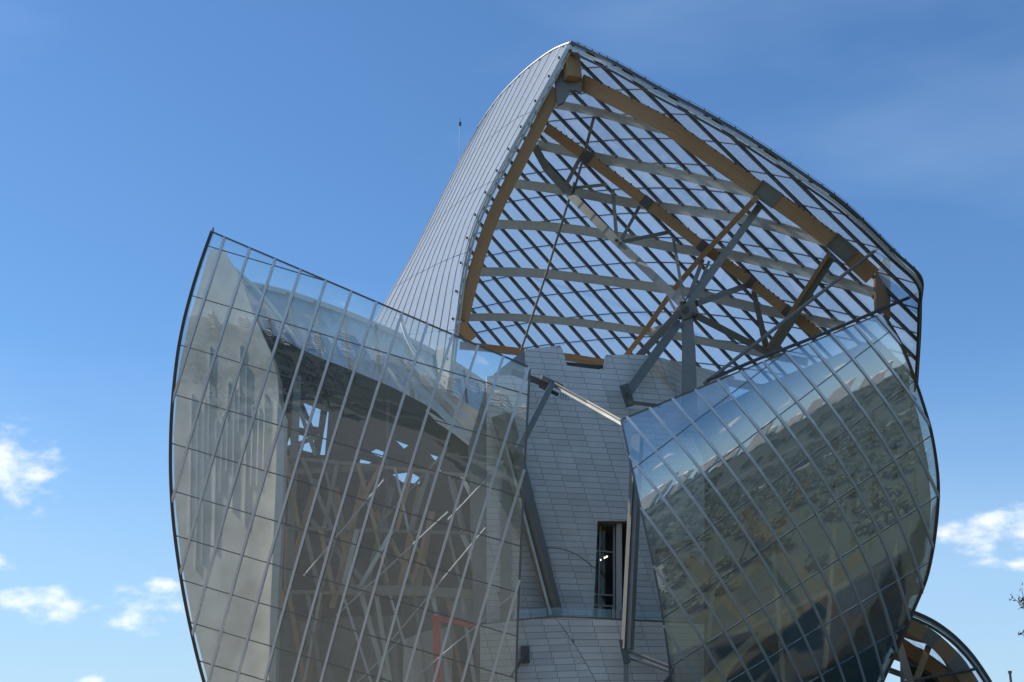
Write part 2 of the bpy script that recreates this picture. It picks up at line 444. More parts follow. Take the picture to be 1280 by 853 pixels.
# ------------------------------------------------------------------ left sail
def left_sail():
    T = thing('glass_sail', 'tall fritted glass sail left of the grey panelled tower, its bulging front leaning back', 'glass sail', (-9, 88, 0))
    topx = lambda k: 281 + 31.67 * k
    topy = lambda k: 297 + 13.5 * k
    yb_ = lut([(-6, -40), (-5, 30), (-4, 96), (-3, 162), (-2, 228), (-1, 296), (0, 364), (1, 430), (2, 494), (3, 556), (4, 615), (5, 670), (6, 723), (7, 773), (8, 818), (9, 860), (10, 900), (11, 938), (12, 975)])
    def ribx(k, y):
        dy = y - topy(k); return topx(k) - .333 * dy + .00008 * dy * dy
    def solve(k, b):
        x = topx(k); y = 0; y0 = yb_(b)
        for _ in range(9):
            y = y0 + .295 * (x - 220); x = ribx(k, y)
        return x, y
    def Yf(px, py):
        t = ((px - 265) * -.39 + (py - 290) * .92) / 22.8; s = (px - 450) / 22.8
        return 78.5 + .05 * t + .020 * t * t - .00032 * t ** 3 + .012 * s * s - .02 * s
    G = lambda k, b: (lambda q: (q[0], q[1], P(q[0], q[1], Yf(*q))))(solve(k, b))
    xl = lut(crv([(265, 289), (252, 325), (240, 363), (229, 405), (221, 450), (215, 510), (213, 565), (214, 615), (218, 665), (226, 722), (237, 780), (255, 853), (280, 930), (300, 980)], 5), 1)
    xr = lut([(662, 440), (662, 470), (656, 580), (651, 690), (647, 780), (645, 853), (643, 940)], 1)
    ty = lambda px: 290 + (px - 265) * .4263
    clips = [lambda x, y: x - xl(y), lambda x, y: xr(y) - x, lambda x, y: y - ty(x), lambda x, y: 925 - y]
    S = Sheet(G, clips); S.jitter = .006
    S.panes(range(-1, 28), range(-6, 12), 'sail_glass', T)
    for k in range(0, 28):
        for pts, ns in S.line('k', k, -6, 12):
            sweep('rib', pts, rect(.15, -.02, .10), 'alu', T, ns)
    for b in range(-5, 12):
        for pts, ns in S.line('b', b, -1.5, 28, minlen=25):
            sweep('transom', pts, rect(.055, -.05, .012), 'alu_dark', T, ns)
    edge = [P(xl(y), y, Yf(xl(y), y)) for y in [289 + i * 12.72 for i in range(51)]]
    sweep('edge_frame', edge, rect(.20, -.30, .12), 'bronze', T)
    edge = [P(x, ty(x), Yf(x, ty(x))) for x in [265 + i * 19.85 for i in range(21)]]
    sweep('top_frame', edge, rect(.11, -.12, .06), 'alu_dark', T)
    edge = [P(xr(y), y, Yf(xr(y), y)) for y in [460 + i * 15.5 for i in range(31)]]
    sweep('edge_frame', edge, rect(.13, -.20, .06), 'alu_dark', T)
    # small lightning finial on the tip
    sweep('finial', [P(266, 290, 78.7), P(266.5, 285, 78.7)], circ(.06), 'alu_dark', T)
    return S, Yf
SL, YL = left_sail()

# ------------------------------------------------------------------ right sail
def right_sail():
    T = thing('glass_sail', 'rounded glass sail right of the grey panelled tower, mirroring sky, white blocks and lawn', 'glass sail', (17, 90, 0))
    topx = lambda k: 783 + 28.4 * k
    topy = lambda k: 521 - 11.55 * k
    yb_ = lut([(-6, 40), (-5, 120), (-4, 205), (-3, 290), (-2, 372), (-1, 448), (0, 522), (1, 595), (2, 667), (3, 738), (4, 806), (5, 871), (6, 932), (7, 990), (8, 1045), (9, 1098), (10, 1148), (11, 1196), (12, 1240), (13, 1285)])
    sl_ = lut([(-6, -.80), (2, -.76), (6, -.60), (13, -.5)])
    def ribx(k, y):
        dy = y - topy(k); a = .878 + .003 * max(min(k, 8), -2); c = .00066 + .00006 * max(min(k, 9), -1.5)
        vx = a / (2 * c)
        return topx(k) + (a * dy - c * dy * dy if dy < vx * .85 else a * vx * .85 - c * (vx * .85) ** 2 + (dy - vx * .85) * a * .15)
    def solve(k, b):
        x = topx(k) + 60; y = 0; y0 = yb_(b); sl = sl_(b)
        for _ in range(26):
            y1 = y0 + sl * (x - 780); y = y1 if _ == 0 else .5 * (y + y1); x = ribx(k, y)
        return x, y
    def Yf(px, py):
        t = ((px - 780) * .56 + (py - 524) * .83) / 22.4; s = (px - 950) / 22.4
        return 79.5 - .20 * t + .035 * t * t - .00035 * t ** 3 + .010 * s * s + .02 * s
    G = lambda k, b: (lambda q: (q[0], q[1], P(q[0], q[1], Yf(*q))))(solve(k, b))
    xl = lut(crv([(772, 505), (776.5, 526), (791, 590), (802, 641), (819, 717), (832, 794), (839, 853), (846, 940)], 4), 1)
    redge = [(1096, 380), (1104.6, 393), (1126, 429), (1141, 467), (1154, 505), (1165, 544), (1172, 590), (1173, 623), (1170, 660), (1165, 694), (1157, 727), (1142, 763), (1126, 803), (1111, 835), (1103, 853), (1080, 895), (1052, 940)]
    xr = lut(crv(redge, 4), 1)
    ty = lambda px: 524 - (px - 778) * .4065
    clips = [lambda x, y: x - xl(y), lambda x, y: xr(y) - x, lambda x, y: y - ty(x), lambda x, y: 925 - y]
    S = Sheet(G, clips); S.jitter = .005
    S.panes(range(-10, 12), range(-6, 13), 'mirror_glass', T)
    for k in range(-9, 12):
        for pts, ns in S.line('k', k, -6, 13, n=80):
            sweep('rib', pts, rect(.15, -.02, .10), 'alu', T, ns)
    for b in range(-5, 13):
        for pts, ns in S.line('b', b, -10, 12, minlen=25):
            sweep('transom', pts, rect(.05, -.05, .012), 'alu_dark', T, ns)
    ys = [394 + i * 10.4 for i in range(52)]
    sweep('edge_frame', [P(xr(y), y, Yf(xr(y), y)) for y in ys], rect(.18, -.3, .1), 'bronze', T)
    sweep('edge_frame', [P(xl(y), y, Yf(xl(y), y)) for y in [525 + i * 13.3 for i in range(31)]], rect(.12, -.2, .06), 'alu_dark', T)
    sweep('top_frame', [P(x, ty(x), Yf(x, ty(x))) for x in [778 + i * 16 for i in range(21)]], rect(.08, -.1, .05), 'alu_dark', T)
    return S, Yf
SR, YR = right_sail()

# ------------------------------------------------------------------ upper canopy
def Yi(px, py):
    d = (px - 714) * -.559 + (py - 53) * .829
    return 88 + 20 * (1 - (1 - d / 400) ** 2) if d < 400 else 108.0
RIM_R = [(714, 53), (740, 65.5), (771, 80), (825, 111), (880, 140), (940, 175), (1010, 222), (1059, 258), (1118, 315), (1150, 347), (1150.5, 380), (1149.5, 420), (1146, 478)]
RIM_L = [(714, 53), (690, 97), (655, 160), (625, 215), (598, 270), (580, 330), (570, 400), (564, 450), (556, 510)]
CREST = [(714, 53), (690, 63), (660, 85), (640, 104), (625, 120), (610, 140), (597, 160)]
BACK = [(597, 160), (575, 200), (550, 250), (520, 310), (495, 355), (470, 400), (445, 445), (420, 492)]
def canopy():
    T = thing('glass_canopy', 'great open glass canopy on curved timber arches above the grey panelled tower', 'glass canopy', (8, 103, 0))
    # ---- inner shell
    x0 = [470 + 0.0]
    while x0[-1] < 1190:
        x = x0[-1]; x0.append(x + (20.8 if x < 600 else min(25.3, 20.8 + (x - 600) * .015)))
    kx = lut(list(enumerate(x0)))
    def slope(x): return .86 + .15 * min(max((x - 600) / 450, 0), 1)
    g_ = lut(crv([(470, 30), (587, 0), (670, -16), (755, -25), (794, -27.5), (860, -27), (940, -18), (1020, -3), (1100, 16), (1180, 40)], 6))
    def solve(k, b):
        xk = kx(k); m = slope(xk); y0 = 387 + 31 * b; y = 345; x = xk
        for _ in range(30):
            y = .6 * y + .4 * (y0 + g_(x)); x = xk + m * (y - 345)
        return x, y
    G = lambda k, b: (lambda q: (q[0], q[1], P(q[0], q[1], Yi(*q))))(solve(k, b))
    rr = crv(RIM_R[:10], 6)
    ytop = lut(crv(BACK[::-1] + CREST[::-1][1:], 4)[:-1] + rr[1:])
    xr = lut([(1150, 300), (1150, 347), (1150.5, 380), (1149.5, 420), (1146, 478), (1143, 520)], 1)
    ybot = lut([(430, 424), (590, 433), (640, 439), (705, 446), (755, 454), (880, 472), (1000, 495), (1150, 520)])
    clips = [lambda x, y: y - ytop(x), lambda x, y: xr(y) - x, lambda x, y: ybot(x) - y, lambda x, y: x - 455]
    S = Sheet(G, clips)
    n = S.panes(range(0, len(x0) - 1), range(-13, 6), 'canopy_glass', T, nk=1, nb=2, gk=.06, gb=.02)
    nk = len(x0)
    for k in range(0, nk):
        for pts, ns in S.line('k', k, -13, 6, n=50):
            sweep('mullion', pts, tee(.27, .20, .13), 'mullion_grey', T, ns)
    for b in range(-12, 6):
        for pts, ns in S.line('b', b, 0, nk - 1, n=70, minlen=18):
            sweep('glazing_bar', pts, rect(.07, -.04, .05), 'alu_dark', T, ns)
    def inner(px, py, off): return P(px, py, Yi(px, py) - off)
    # ---- purlins
    PUR = [[(690, 130), (740, 139), (785, 151), (832, 163)],
           [(672, 181), (736, 195), (830, 214), (930, 238), (948, 243)],
           [(640, 229), (710, 239), (790, 254), (920, 272), (1010, 295), (1040, 304)],
           [(615, 280), (690, 284), (757, 293), (855, 312), (914, 319), (1015, 342), (1092, 366)],
           [(597, 340), (660, 341), (740, 349), (830, 361), (877, 369), (966, 390), (1055, 408)],
           [(583, 397), (640, 397), (720, 403), (797, 413), (840, 419), (954, 442), (1010, 453)]]
    for i, pl in enumerate(PUR):
        c = crv(pl, 6); w = .62 + .10 * (i in (1, 2, 3, 4))
        pu = sweep('purlin', [inner(x, y, .75) for x, y in c], ibeam(w, .26), 'steel_pale', T)
        yy = lut(c); mb = MB()
        for k in range(nk):
            xk = kx(k); m = slope(xk); x = xk
            for _ in range(20): x = .5 * x + .5 * (xk + m * (yy(x) - 8 - 345))
            if c[0][0] + 3 < x < c[-1][0] - 3:
                y = yy(x) - 7.5; q = inner(x, y, .55)
                v, f, _ = sweep_geo([q + Vector((-.07, 0, .16)), q + Vector((.07, 0, -.16))], rect(.16, -.16, .16)); mb.add(v, f)
        if mb.v: mb.build('cleats', 'steel', pu, kind='stuff')
    # ---- timber arches
    def tb(pl, off, w, d, nm='timber_arch', n=6, m='timber', nrm=None):
        return sweep(nm, [inner(x, y, off) for x, y in (crv(pl, n) if len(pl) > 2 else [pl[0], ((pl[0][0] + pl[1][0]) / 2, (pl[0][1] + pl[1][1]) / 2), pl[1]])], rect(w, -d / 2, d / 2), m, T, nrm)
    def bolts(o, pl, off, side, n):
        mb = MB(); c = crv(pl, 12)
        for i in range(n):
            p = c[int((i + .5) / n * (len(c) - 1))]; q = inner(p[0] + side[0], p[1] + side[1], off)
            mb.box(q - Vector((.05, .05, .05)), q + Vector((.05, .05, .05)))
        mb.build('bolts', 'steel_dark', o, kind='stuff')
    A1 = [(727, 103), (785, 132), (834, 158), (890, 197), (948, 237)]
    a = tb(A1, 1.3, 1.13, .55); bolts(a, A1, 1.3, (4.6, -8.6), 18)
    a = tb([(971, 251), (1005, 275), (1040, 301)], 1.3, 1.12, .55); bolts(a, [(971, 251), (1005, 275), (1040, 301)], 1.3, (5.2, -8.2), 10)
    tb([(1064, 321), (1090, 345)], 1.3, 1.25, .55)
    for (p0, p1) in (((947, 234), (972, 252)), ((1039, 299), (1065, 321))):
        b = sweep('steel_splice', [inner(*p0, 1.32), inner(*p1, 1.32)], rect(1.16, -.2, .2), 'steel', T)
        mb = MB()
        for off in (-.56, .56):
            v, f, _ = sweep_geo([inner(*p0, 1.32), inner(*p1, 1.32)], [(off - .05, -.33), (off + .05, -.33), (off + .05, .33), (off - .05, .33)]); mb.add(v, f)
        for t in (0, 1):
            q = inner(*(p0 if t == 0 else p1), 1.32); q2 = inner(*(p1 if t == 0 else p0), 1.32); dq = (q2 - q).normalized() * .06
            v, f, _ = sweep_geo([q, q + dq], rect(1.14, -.34, .34)); mb.add(v, f)
        mb.build('flange', 'steel', b)
    Bp = [(683, 160), (733, 196), (808, 253), (878, 308), (938, 353), (983, 388), (1026, 421)]
    for i in range(len(Bp) - 1):
        (xa, ya), (xb, yb) = Bp[i], Bp[i + 1]; t0 = 0 if i == 0 else .05; 
        q = lambda t: (xa + (xb - xa) * t, ya + (yb - ya) * t)
        a = tb([q(t0), q(.95)], 1.9, .76, .5)
        bolts(a, [q(.1), q(.5), q(.9)], 1.9, (3.6, -5.6), 6)
        if i: sweep('steel_joint', [inner(*q(-.07), 1.95), inner(*q(.075), 1.95)], rect(.84, -.3, .3), 'steel_dark', T)
    Cp = [(944, 249), (917, 278), (880, 318), (841, 364), (807, 413), (780, 448)]
    tb(Cp, 3.0, .38, .6)
    # left front arch along the rim
    FY = lut([(53, 88.0), (440, 93.0)])
    LA = [(695, 112), (668, 168), (640, 223), (617, 270), (600, 318), (588, 360), (578, 402)]
    la = sweep('timber_arch', [P(x, y, FY(y) + .9) for x, y in crv(LA, 6)], rect(.86, -.35, .35), 'timber', T)
    sweep('timber_end', [P(576, 404, 93), P(580, 412, 93.2), P(590, 424, 93.6)], rect(.75, -.3, .3), 'timber', T)
    # apex node
    slab('apex_plate', [(693, 100), (703, 86), (727, 92), (727, 116), (721, 113), (713, 113), (704, 128), (697, 131)], [], lambda x, y: 89.2, .35, 'steel', T)
    sweep('timber_stub', [P(713, 69, 88.9), P(716, 99, 88.8)], rect(1.05, -.3, .42), 'timber', T, Vector((.35, -1, -.2)))
    # right end post with slanted head
    e = [(1094, 344), (1104, 322), (1113, 325), (1113, 398), (1095, 386)]
    slab('timber_post', e, [], lambda x, y: 90.3 + (x - 1094) * .07, .5, 'timber', T)
    # bottom timber edge beam
    sweep('timber_edge_beam', [P(x, ybot(x), Yi(x, ybot(x)) - .3) for x in range(575, 1110, 35)], rect(.62, -.3, .3), 'timber', T)
    # ---- steel tree
    NY = 90.6; Np = P(858, 387, NY)
    def st(p0, p1, w, d=.35, m='steel', prof=None, nm='strut', taper=None): return sweep(nm, [p0, p1], prof or rect(w, -d / 2, d / 2), m, T, None, taper)
    sweep('column', [P(858, 384, NY), P(861, 440, NY + .1), P(862, 540, NY + .2)], rect(.98, -.4, .4), 'steel', T, taper=(.72, 1.12))
    sweep('column_head', [P(850, 392, NY - .2), P(869, 384, NY - .2)], rect(1.2, -.5, .5), 'steel', T, taper=(.8, .8))
    e1 = [inner(668, 183, 1.5), inner(684, 212, 2.0), inner(710, 241, 2.6), P(769, 300, 94.5), P(854, 381, NY - .2)]
    sweep('strut', e1, rect(.58, -.2, .2), 'steel', T)
    st(inner(950, 257, 1.6), P(860, 382, NY - .4), .48)
    st(inner(946, 262, 2.2), P(853, 380, NY + .1), .14, .14)
    st(P(850, 390, NY), P(796, 448, 92.6), .5)
    st(P(849, 402, NY - .2), P(783, 494, 89.4), .60, prof=ibeam(.62, .4, .1))
    st(P(870, 380, NY), inner(934, 357, 2), .42)
    st(P(869, 394, NY), inner(956, 439, 3.6), .48)
    st(inner(1039, 321, 1.6), inner(962, 444, 3.0), .62)
    sweep('timber_strut', [inner(1035, 319, 1.9), inner(958, 438, 2.8)], rect(.28, -.35, .2), 'timber', T)
    st(inner(942, 364, 2.0), inner(959, 440, 2.8), .44, taper=(.8, 1.1))
    st(inner(842, 300, 2.4), P(855, 377, NY), .22, .2)
    st(P(861, 372, NY), inner(878, 326, 3.0), .3, .2)
    st(P(866, 374, NY), inner(886, 328, 3.0), .18, .2)
    st(inner(742, 148, 1.2), inner(730, 194, 2), .22, .2)
    st(inner(766, 238, 1.9), P(771, 300, 94.4), .26, .2)
    st(inner(799, 259, 2), P(776, 301, 94.4), .24, .2)
    st(inner(708, 236, 2.4), inner(758, 231, 1.9), .24, .2)
    st(P(776, 303, 94.4), inner(838, 290, 2), .28, .2)
    st(inner(724, 200, 2), inner(706, 234, 2.4), .30, .2)
    st(inner(728, 202, 2), inner(717, 240, 2.4), .18, .2)
    st(P(843, 404, NY), inner(812, 413, 3.0), .26, .2)
    st(P(850, 398, NY + .3), inner(835, 372, 3.0), .2, .2)
    sweep('tie_rod', [inner(718, 228, 2.6), P(683, 342, 101), P(651, 439, 104)], circ(.085), 'steel', T)
    sweep('tie_rod', [P(1098, 310, 88.5), P(880, 480, 88)], circ(.12), 'steel', T)
    rail = [(1146, 368), (1085, 394), (1020, 421), (950, 448), (884, 476)]
    sweep('tie_rod', [P(x, y, 91 - (1146 - x) * .012) for x, y in rail], circ(.11), 'steel_dark', T)
    for (x, y, Y, rr) in [(858, 387, NY - .75, .22), (771, 301, 94.0, .14), (733, 196, 0, .12), (878, 309, 0, .13), (938, 353, 0, .12), (848, 402, NY - .6, .12), (868, 393, NY - .6, .12), (852, 379, NY - .6, .12), (783, 492, 88.9, .13)]:
        c = P(x, y, Y) if Y else inner(x, y, 2.5); d = TOCAM(c)
        sweep('pin', [c, c + d * .3], circ(rr, 10), 'steel_dark', T, Vector((0, 0, 1)))
    # foot plate on the tower
    sweep('foot_plate', [P(780, 482, 89.4), P(788, 507, 89.4)], rect(.62, -.3, .3), 'steel_dark', T)
    sweep('foot_plate', [P(786, 503, 89.0), P(826, 508, 88.6)], ibeam(.26, .3, .06), 'steel', T)
    # ---- left outer face
    def path_at(pl, n):
        c = [Vector((*p, 0)) for p in crv(pl, 8)]; L = [0]
        for i in range(1, len(c)): L.append(L[-1] + (c[i] - c[i - 1]).length)
        fx = lut([(l / L[-1], p.x) for l, p in zip(L, c)]); fy = lut([(l / L[-1], p.y) for l, p in zip(L, c)])
        return lambda t: (fx(t), fy(t))
    pr = path_at(RIM_L, 8); pb = path_at(BACK, 8); pc = path_at(CREST, 8); NB = 12.0
    def GF(k, b):
        u = k / NB; v = b / 5.0
        c = pc(u); r0 = pr(0); b0 = pb(0); r = pr(v); q = pb(v)
        x = r[0] + (q[0] - r[0]) * u; y = r[1] + (q[1] - r[1]) * u
        w = max(0.0, 1 - v) ** 1.6
        x += (c[0] - (r0[0] + (b0[0] - r0[0]) * u)) * w; y += (c[1] - (r0[1] + (b0[1] - r0[1]) * u)) * w
        Y0 = Yi(*c); Y1 = 93 + 11.5 * max(u, 0) ** .8
        Y = Y0 + (Y1 - Y0) * v
        return x, y, P(x, y, Y)
    F = Sheet(GF, [lambda x, y: 1.0])
    F.panes(range(0, 12), range(0, 5), 'cladding_glass', T, nk=1, nb=7, gk=.035, gb=.006, name='cladding_pane')
    for k in range(1, 13):
        for pts, ns in F.line('k', k, 0.0, 5.0, n=40):
            sweep('seam', pts, rect(.06 if k < 12 else .14, -.05, .03), 'alu_dark', T, ns)
    for b in (0,):
        for pts, ns in F.line('b', b, 0, 12, n=30):
            sweep('crest_rail', pts, rect(.11, -.08, .06), 'steel_pale', T, ns)
    # rims
    rl = [P(x, y, FY(y)) for x, y in crv(RIM_L, 6)]
    sweep('rim', rl, rect(.26, -.55, .05), 'alu', T)
    sweep('rim', [p + Vector((.24, .1, -.02)) for p in rl], rect(.16, -.3, .0), 'steel_pale', T)
    r2 = [P(x, y, Yi(x, y) - .05) for x, y in crv(RIM_R, 6)]
    sweep('rim', r2, rect(.22, -.5, .12), 'steel_dark', T)
    sweep('rim', [P(x - 1.5, y + 6, Yi(x, y) + .0) for x, y in crv(RIM_R, 6)], rect(.20, -.3, .12), 'steel_pale', T)
    sweep('rim', [P(x - 2.5, y + 11, Yi(x, y) + .3) for x, y in crv(RIM_R, 6)], rect(.16, -.3, .12), 'steel_dark', T)
    # fixing pins along both rims
    mb = MB()
    for i, p in enumerate(rl[3::3]):
        q = p + Vector((-.22, -.1, .04)); mb.box(q - Vector((.07, .07, .07)), q + Vector((.07, .07, .07)))
    for i, p in enumerate(r2[2::2]):
        q = p + Vector((.03, 0, .16)); mb.box(q - Vector((.03, .03, .06)), q + Vector((.03, .03, .06)))
    mb.build('fixing_pins', 'steel_dark', T, kind='stuff')
    for sgn in (0,):
        sweep('safety_cable', [p + Vector((.04, 0, .24)) for p in r2[1:50]], circ(.014, 5), 'steel_dark', T)
canopy()

# ------------------------------------------------------------------ tower
def wall_panels(T, plane, s0, s1, z0, z1, ch, pl, shift, clips, m='panel', th=.07, gap=.013, limit=300, name='panel', splits=None):
    """plane(s, z) -> point, with normal n; courses of height ch, panels of length pl"""
    o, ds, n = plane
    pt = lambda s, z: o + ds * s + Vector((0, 0, z))
    L = []; nz = int((z1 - z0) / ch) + 1
    for j in range(nz):
        za = z0 + j * ch; off = (-(j) * shift) % pl
        i0 = int((s0 - off) / pl) - 1
        while True:
            sa = i0 * pl + off; i0 += 1
            if sa + pl < s0: continue
            if sa > s1: break
            poly = [(sa + gap, za + gap), (sa + pl - gap, za + gap), (sa + pl - gap, za + ch - gap), (sa + gap, za + ch - gap)]
            sets = splits or [[]]
            for sp in sets:
                q = poly
                for c in list(clips) + list(sp):
                    if not q: break
                    q = clip_poly(q, lambda a: c(*proj(pt(*a))))
                if len(q) >= 3 and abs(area2(q)) > .012:
                    # merge near-identical points
                    r = []
                    for p in q:
                        if not r or math.hypot(p[0] - r[-1][0], p[1] - r[-1][1]) > .004: r.append(p)
                    if len(r) >= 3: L.append((abs(area2(r)), r))
    L.sort(key=lambda a: -(a[0] if 425 < proj(pt(*a[1][0]))[1] < 860 and proj(pt(*a[1][0]))[0] > 645 else a[0] * .05))
    def geo(r):
        prou = random.uniform(-.008, .008); k = len(r)
        if area2(r) < 0: r = r[::-1]
        fr = [pt(*p) + n * (th + prou) for p in r]; bk = [pt(*p) - n * .02 for p in r]
        f = [tuple(range(k)), tuple(range(2 * k - 1, k - 1, -1))] + [(i, i + k, (i + 1) % k + k, (i + 1) % k) for i in range(k)]
        return fr + bk, f
    for a, r in L[:limit]:
        v, f = geo(r); obj(name, v, f, m, T)
    if len(L) > limit:
        mb = MB()
        for a, r in L[limit:]: mb.add(*geo(r))
        mb.build('small_' + name + 's', m, T, kind='stuff')
    return len(L)

def tower():
    T = thing('panelled_tower', 'grey tower clad in staggered concrete panels with a tall recessed window', 'building', (5, 95, 0))
    A = R(15); o = P(740, 600, 90); o.z = 0
    ds = Vector((math.cos(A), math.sin(A), 0)); n = Vector((math.sin(A), -math.cos(A), 0))
    def onwall(px, py, back=0):
        r = ray(px, py); c = Vector((0, 0, CAMZ)); k = ((o - n * back) - c).dot(n) / r.dot(n); return c + r * k
    Yw = lambda px, py: onwall(px, py).y
    top = [(560, 470), (656, 437), (700, 432), (703, 437), (708.5, 457.5), (754, 462.5), (757.5, 444), (800, 443), (822, 446), (838, 490), (846, 520), (860, 560)]
    # the right boundary of the front face slants; treat (822..838) with a clip of its own
    outer = [(600, 1004), (585, 560), (610, 474), (655.5, 437), (700, 432), (703, 437), (708.5, 457.5), (754, 462.5), (757.5, 444), (800, 443), (822, 446),
             (842, 492), (880, 580), (880, 1004), (786, 1004), (786, 652), (746.5, 652), (741, 775), (741, 1004)]
    slab('wall', outer, [], Yw, 11, 'panel_core', T)
    ytop = lut([(575, 437), (655, 437), (700, 432), (703, 437), (708.5, 457.5), (754, 462.5), (757.5, 444), (800, 443), (822, 446), (823, 447)])
    xr = lut([(822, 446), (842, 492), (880, 580), (880.1, 1000)], 1)
    clips = [lambda x, y: y - ytop(x) - .5, lambda x, y: xr(y) - x, lambda x, y: x - 656.0 if y < 470 else x - 608, lambda x, y: 800 - y]
    wl = lut([(746, 640), (746.5, 652), (741, 775), (739, 820)], 1)
    splits = [[lambda x, y: wl(y) - x], [lambda x, y: x - wl(y), lambda x, y: 786 - x, lambda x, y: 651.5 - y], [lambda x, y: x - 786]]
    wall_panels(T, (o, ds, n), -9, 8.5, 2, 36, .385, 1.24, .125, clips, splits=splits)
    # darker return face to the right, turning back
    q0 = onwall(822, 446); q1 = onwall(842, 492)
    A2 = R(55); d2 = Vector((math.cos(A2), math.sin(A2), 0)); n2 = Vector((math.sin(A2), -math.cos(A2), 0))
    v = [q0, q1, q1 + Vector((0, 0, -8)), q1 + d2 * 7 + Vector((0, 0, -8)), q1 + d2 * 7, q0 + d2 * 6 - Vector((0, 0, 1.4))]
    # left sunlit return
    A3 = R(-62); d3 = Vector((-math.cos(A3), -math.sin(A3), 0)); n3 = Vector((math.sin(A3), -math.cos(A3), 0))
    p0 = onwall(655.5, 437); p1 = onwall(655.5, 475)
    e = d3 * 4.2
    obj('side_wall', [p0, p1, p1 + e + Vector((0, 0, -.3)), p0 + e + Vector((0, 0, -1.3)), p0 + Vector((.5, 1.2, 0)), p1 + Vector((.5, 1.2, 0))],
        [(0, 3, 2, 1), (0, 4, 3), (1, 2, 5), (0, 1, 5, 4)], 'panel', T)
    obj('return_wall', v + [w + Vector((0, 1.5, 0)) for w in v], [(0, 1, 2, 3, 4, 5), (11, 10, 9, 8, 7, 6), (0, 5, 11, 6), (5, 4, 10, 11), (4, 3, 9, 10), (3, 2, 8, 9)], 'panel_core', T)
    o2 = Vector((q1.x, q1.y, 0)) - d2 * 1.0
    ytop2 = lut([(800, 441), (822, 446.5), (860, 455), (900, 466)])
    xl2 = lut([(822, 446), (842, 492), (880, 580)], 1)
    wall_panels(T, (o2, d2, n2), -2, 9, 22, 35, .385, 1.24, .125, [lambda x, y: y - ytop2(x) - .5, lambda x, y: x - xl2(y), lambda x, y: 530 - y], limit=40, name='panel')
    # parapet notch
    sweep('notch_edge', [onwall(757, 446, -.1), onwall(754.5, 462, -.1)], rect(.1, -.5, .05), 'alu', T)
    sweep('notch_floor', [onwall(708, 456.5, .5), onwall(755, 461.0, .5)], rect(.42, -.5, .05), 'steel_dark', T)
    # recessed window
    w = lambda px, py, b: onwall(px, py, b)
    W = slab('window', [(745, 650), (792, 650), (792, 790), (736, 790)], [], lambda x, y: onwall(x, y, 2.0).y, .06, 'clear_glass', T)
    slab('room_shade_sheet', [(735, 640), (800, 640), (800, 800), (725, 800)], [], lambda x, y: onwall(x, y, 5.0).y, .1, 'room_shade', T)  # near-black sheet; the unlit room's darkness is painted on it
    fb = 1.94
    for (a, b, wd) in [((750.5, 655), (747, 790), .09), ((767.5, 655), (767.5, 790), .14), ((771, 655), (771, 790), .12), ((743, 688.5), (768, 690.5), .09), ((740, 743), (768, 744.5), .1), ((740, 756.5), (768, 758), .12), ((766, 758), (766, 775), .12), ((750, 758), (749.6, 775), .16)]:
        sweep('window_frame', [w(*a, fb), w(*b, fb)], rect(wd, -.06, .06), 'steel_pale', W)
    sweep('reveal', [w(774, 655, 1.2), w(774, 790, 1.2)], rect(.35, -.4, .4), 'panel', T)
    for (x, y) in [(750.5, 700), (756, 697.3), (758.6, 696)]:
        mb = MB(); c = onwall(x, y, 2.8); mb.box(c - Vector((.05, .05, .05)), c + Vector((.05, .05, .05))); mb.build('spotlight', 'lamp', T)
    # thin expansion seam curving over the panels
    cs = [(683, 685), (700, 686), (718, 692), (733, 702), (744, 711)]
    sweep('seam', [onwall(x, y, -.085) for x, y in crv(cs, 5)], rect(.045, -.01, .012), 'steel_dark', T)
    return onwall
onwall = tower()

def terrace():
    T = thing('terrace_block', 'low panelled terrace block with glass balustrade at the foot of the tower', 'building', (4, 88, 0))
    A = R(2); o = P(740, 800, 86.5); o.z = 0
    ds = Vector((math.cos(A), math.sin(A), 0)); n = Vector((math.sin(A), -math.cos(A), 0))
    def on(px, py, back=0):
        r = ray(px, py); c = Vector((0, 0, CAMZ)); k = ((o - n * back) - c).dot(n) / r.dot(n); return c + r * k
    ytop = lut([(600, 781), (648, 776), (690, 772), (740, 773.5), (785, 776), (842, 778.5), (900, 781)])
    xs = [600, 648, 690, 740, 785, 842, 880]
    slab('wall', [(600, 1003)] + [(x, ytop(x)) for x in xs] + [(880, 1003)], [], lambda x, y: on(x, y).y, 2.6, 'panel_core', T)
    sx = lut(crv([(692, 770), (707, 790), (722, 812), (735, 834), (745, 853), (760, 890), (775, 930)], 4), 1)
    c0 = [lambda x, y: y - ytop(x) - .6, lambda x, y: 900 - y, lambda x, y: x - 600, lambda x, y: 880 - x]
    wall_panels(T, (o, ds, n), -8, 8, 0, 13, .395, 1.45, .11, c0 + [lambda x, y: x - sx(y) - .5], limit=150)
    ds2 = Vector((math.cos(A), math.sin(A), .035)).normalized()
    wall_panels(T, (o, ds2, n), -8, 8, 0, 13, .385, 1.2, .11, c0 + [lambda x, y: sx(y) - x - .5], limit=130, th=.03)
    xsb = [640, 663, 684, 717, 741, 765, 783, 810, 836]
    for a, b in zip(xsb[:-1], xsb[1:]):
        p0 = on(a + .5, ytop(a), .6); p1 = on(b - .5, ytop(b), .6); h = Vector((0, 0, .62)); t = Vector((0, .025, 0))
        v = [p0, p1, p1 + h, p0 + h]; v += [q + t for q in v]
        obj('balustrade_pane', v, [(0, 1, 2, 3), (7, 6, 5, 4), (0, 4, 5, 1), (1, 5, 6, 2), (2, 6, 7, 3), (3, 7, 4, 0)], 'clear_glass', T)
    sweep('coping', [on(x, ytop(x) - .4, .3) for x in xs], rect(.12, -.6, .12), 'steel_dark', T, Vector((0, -1, 0)))
terrace()

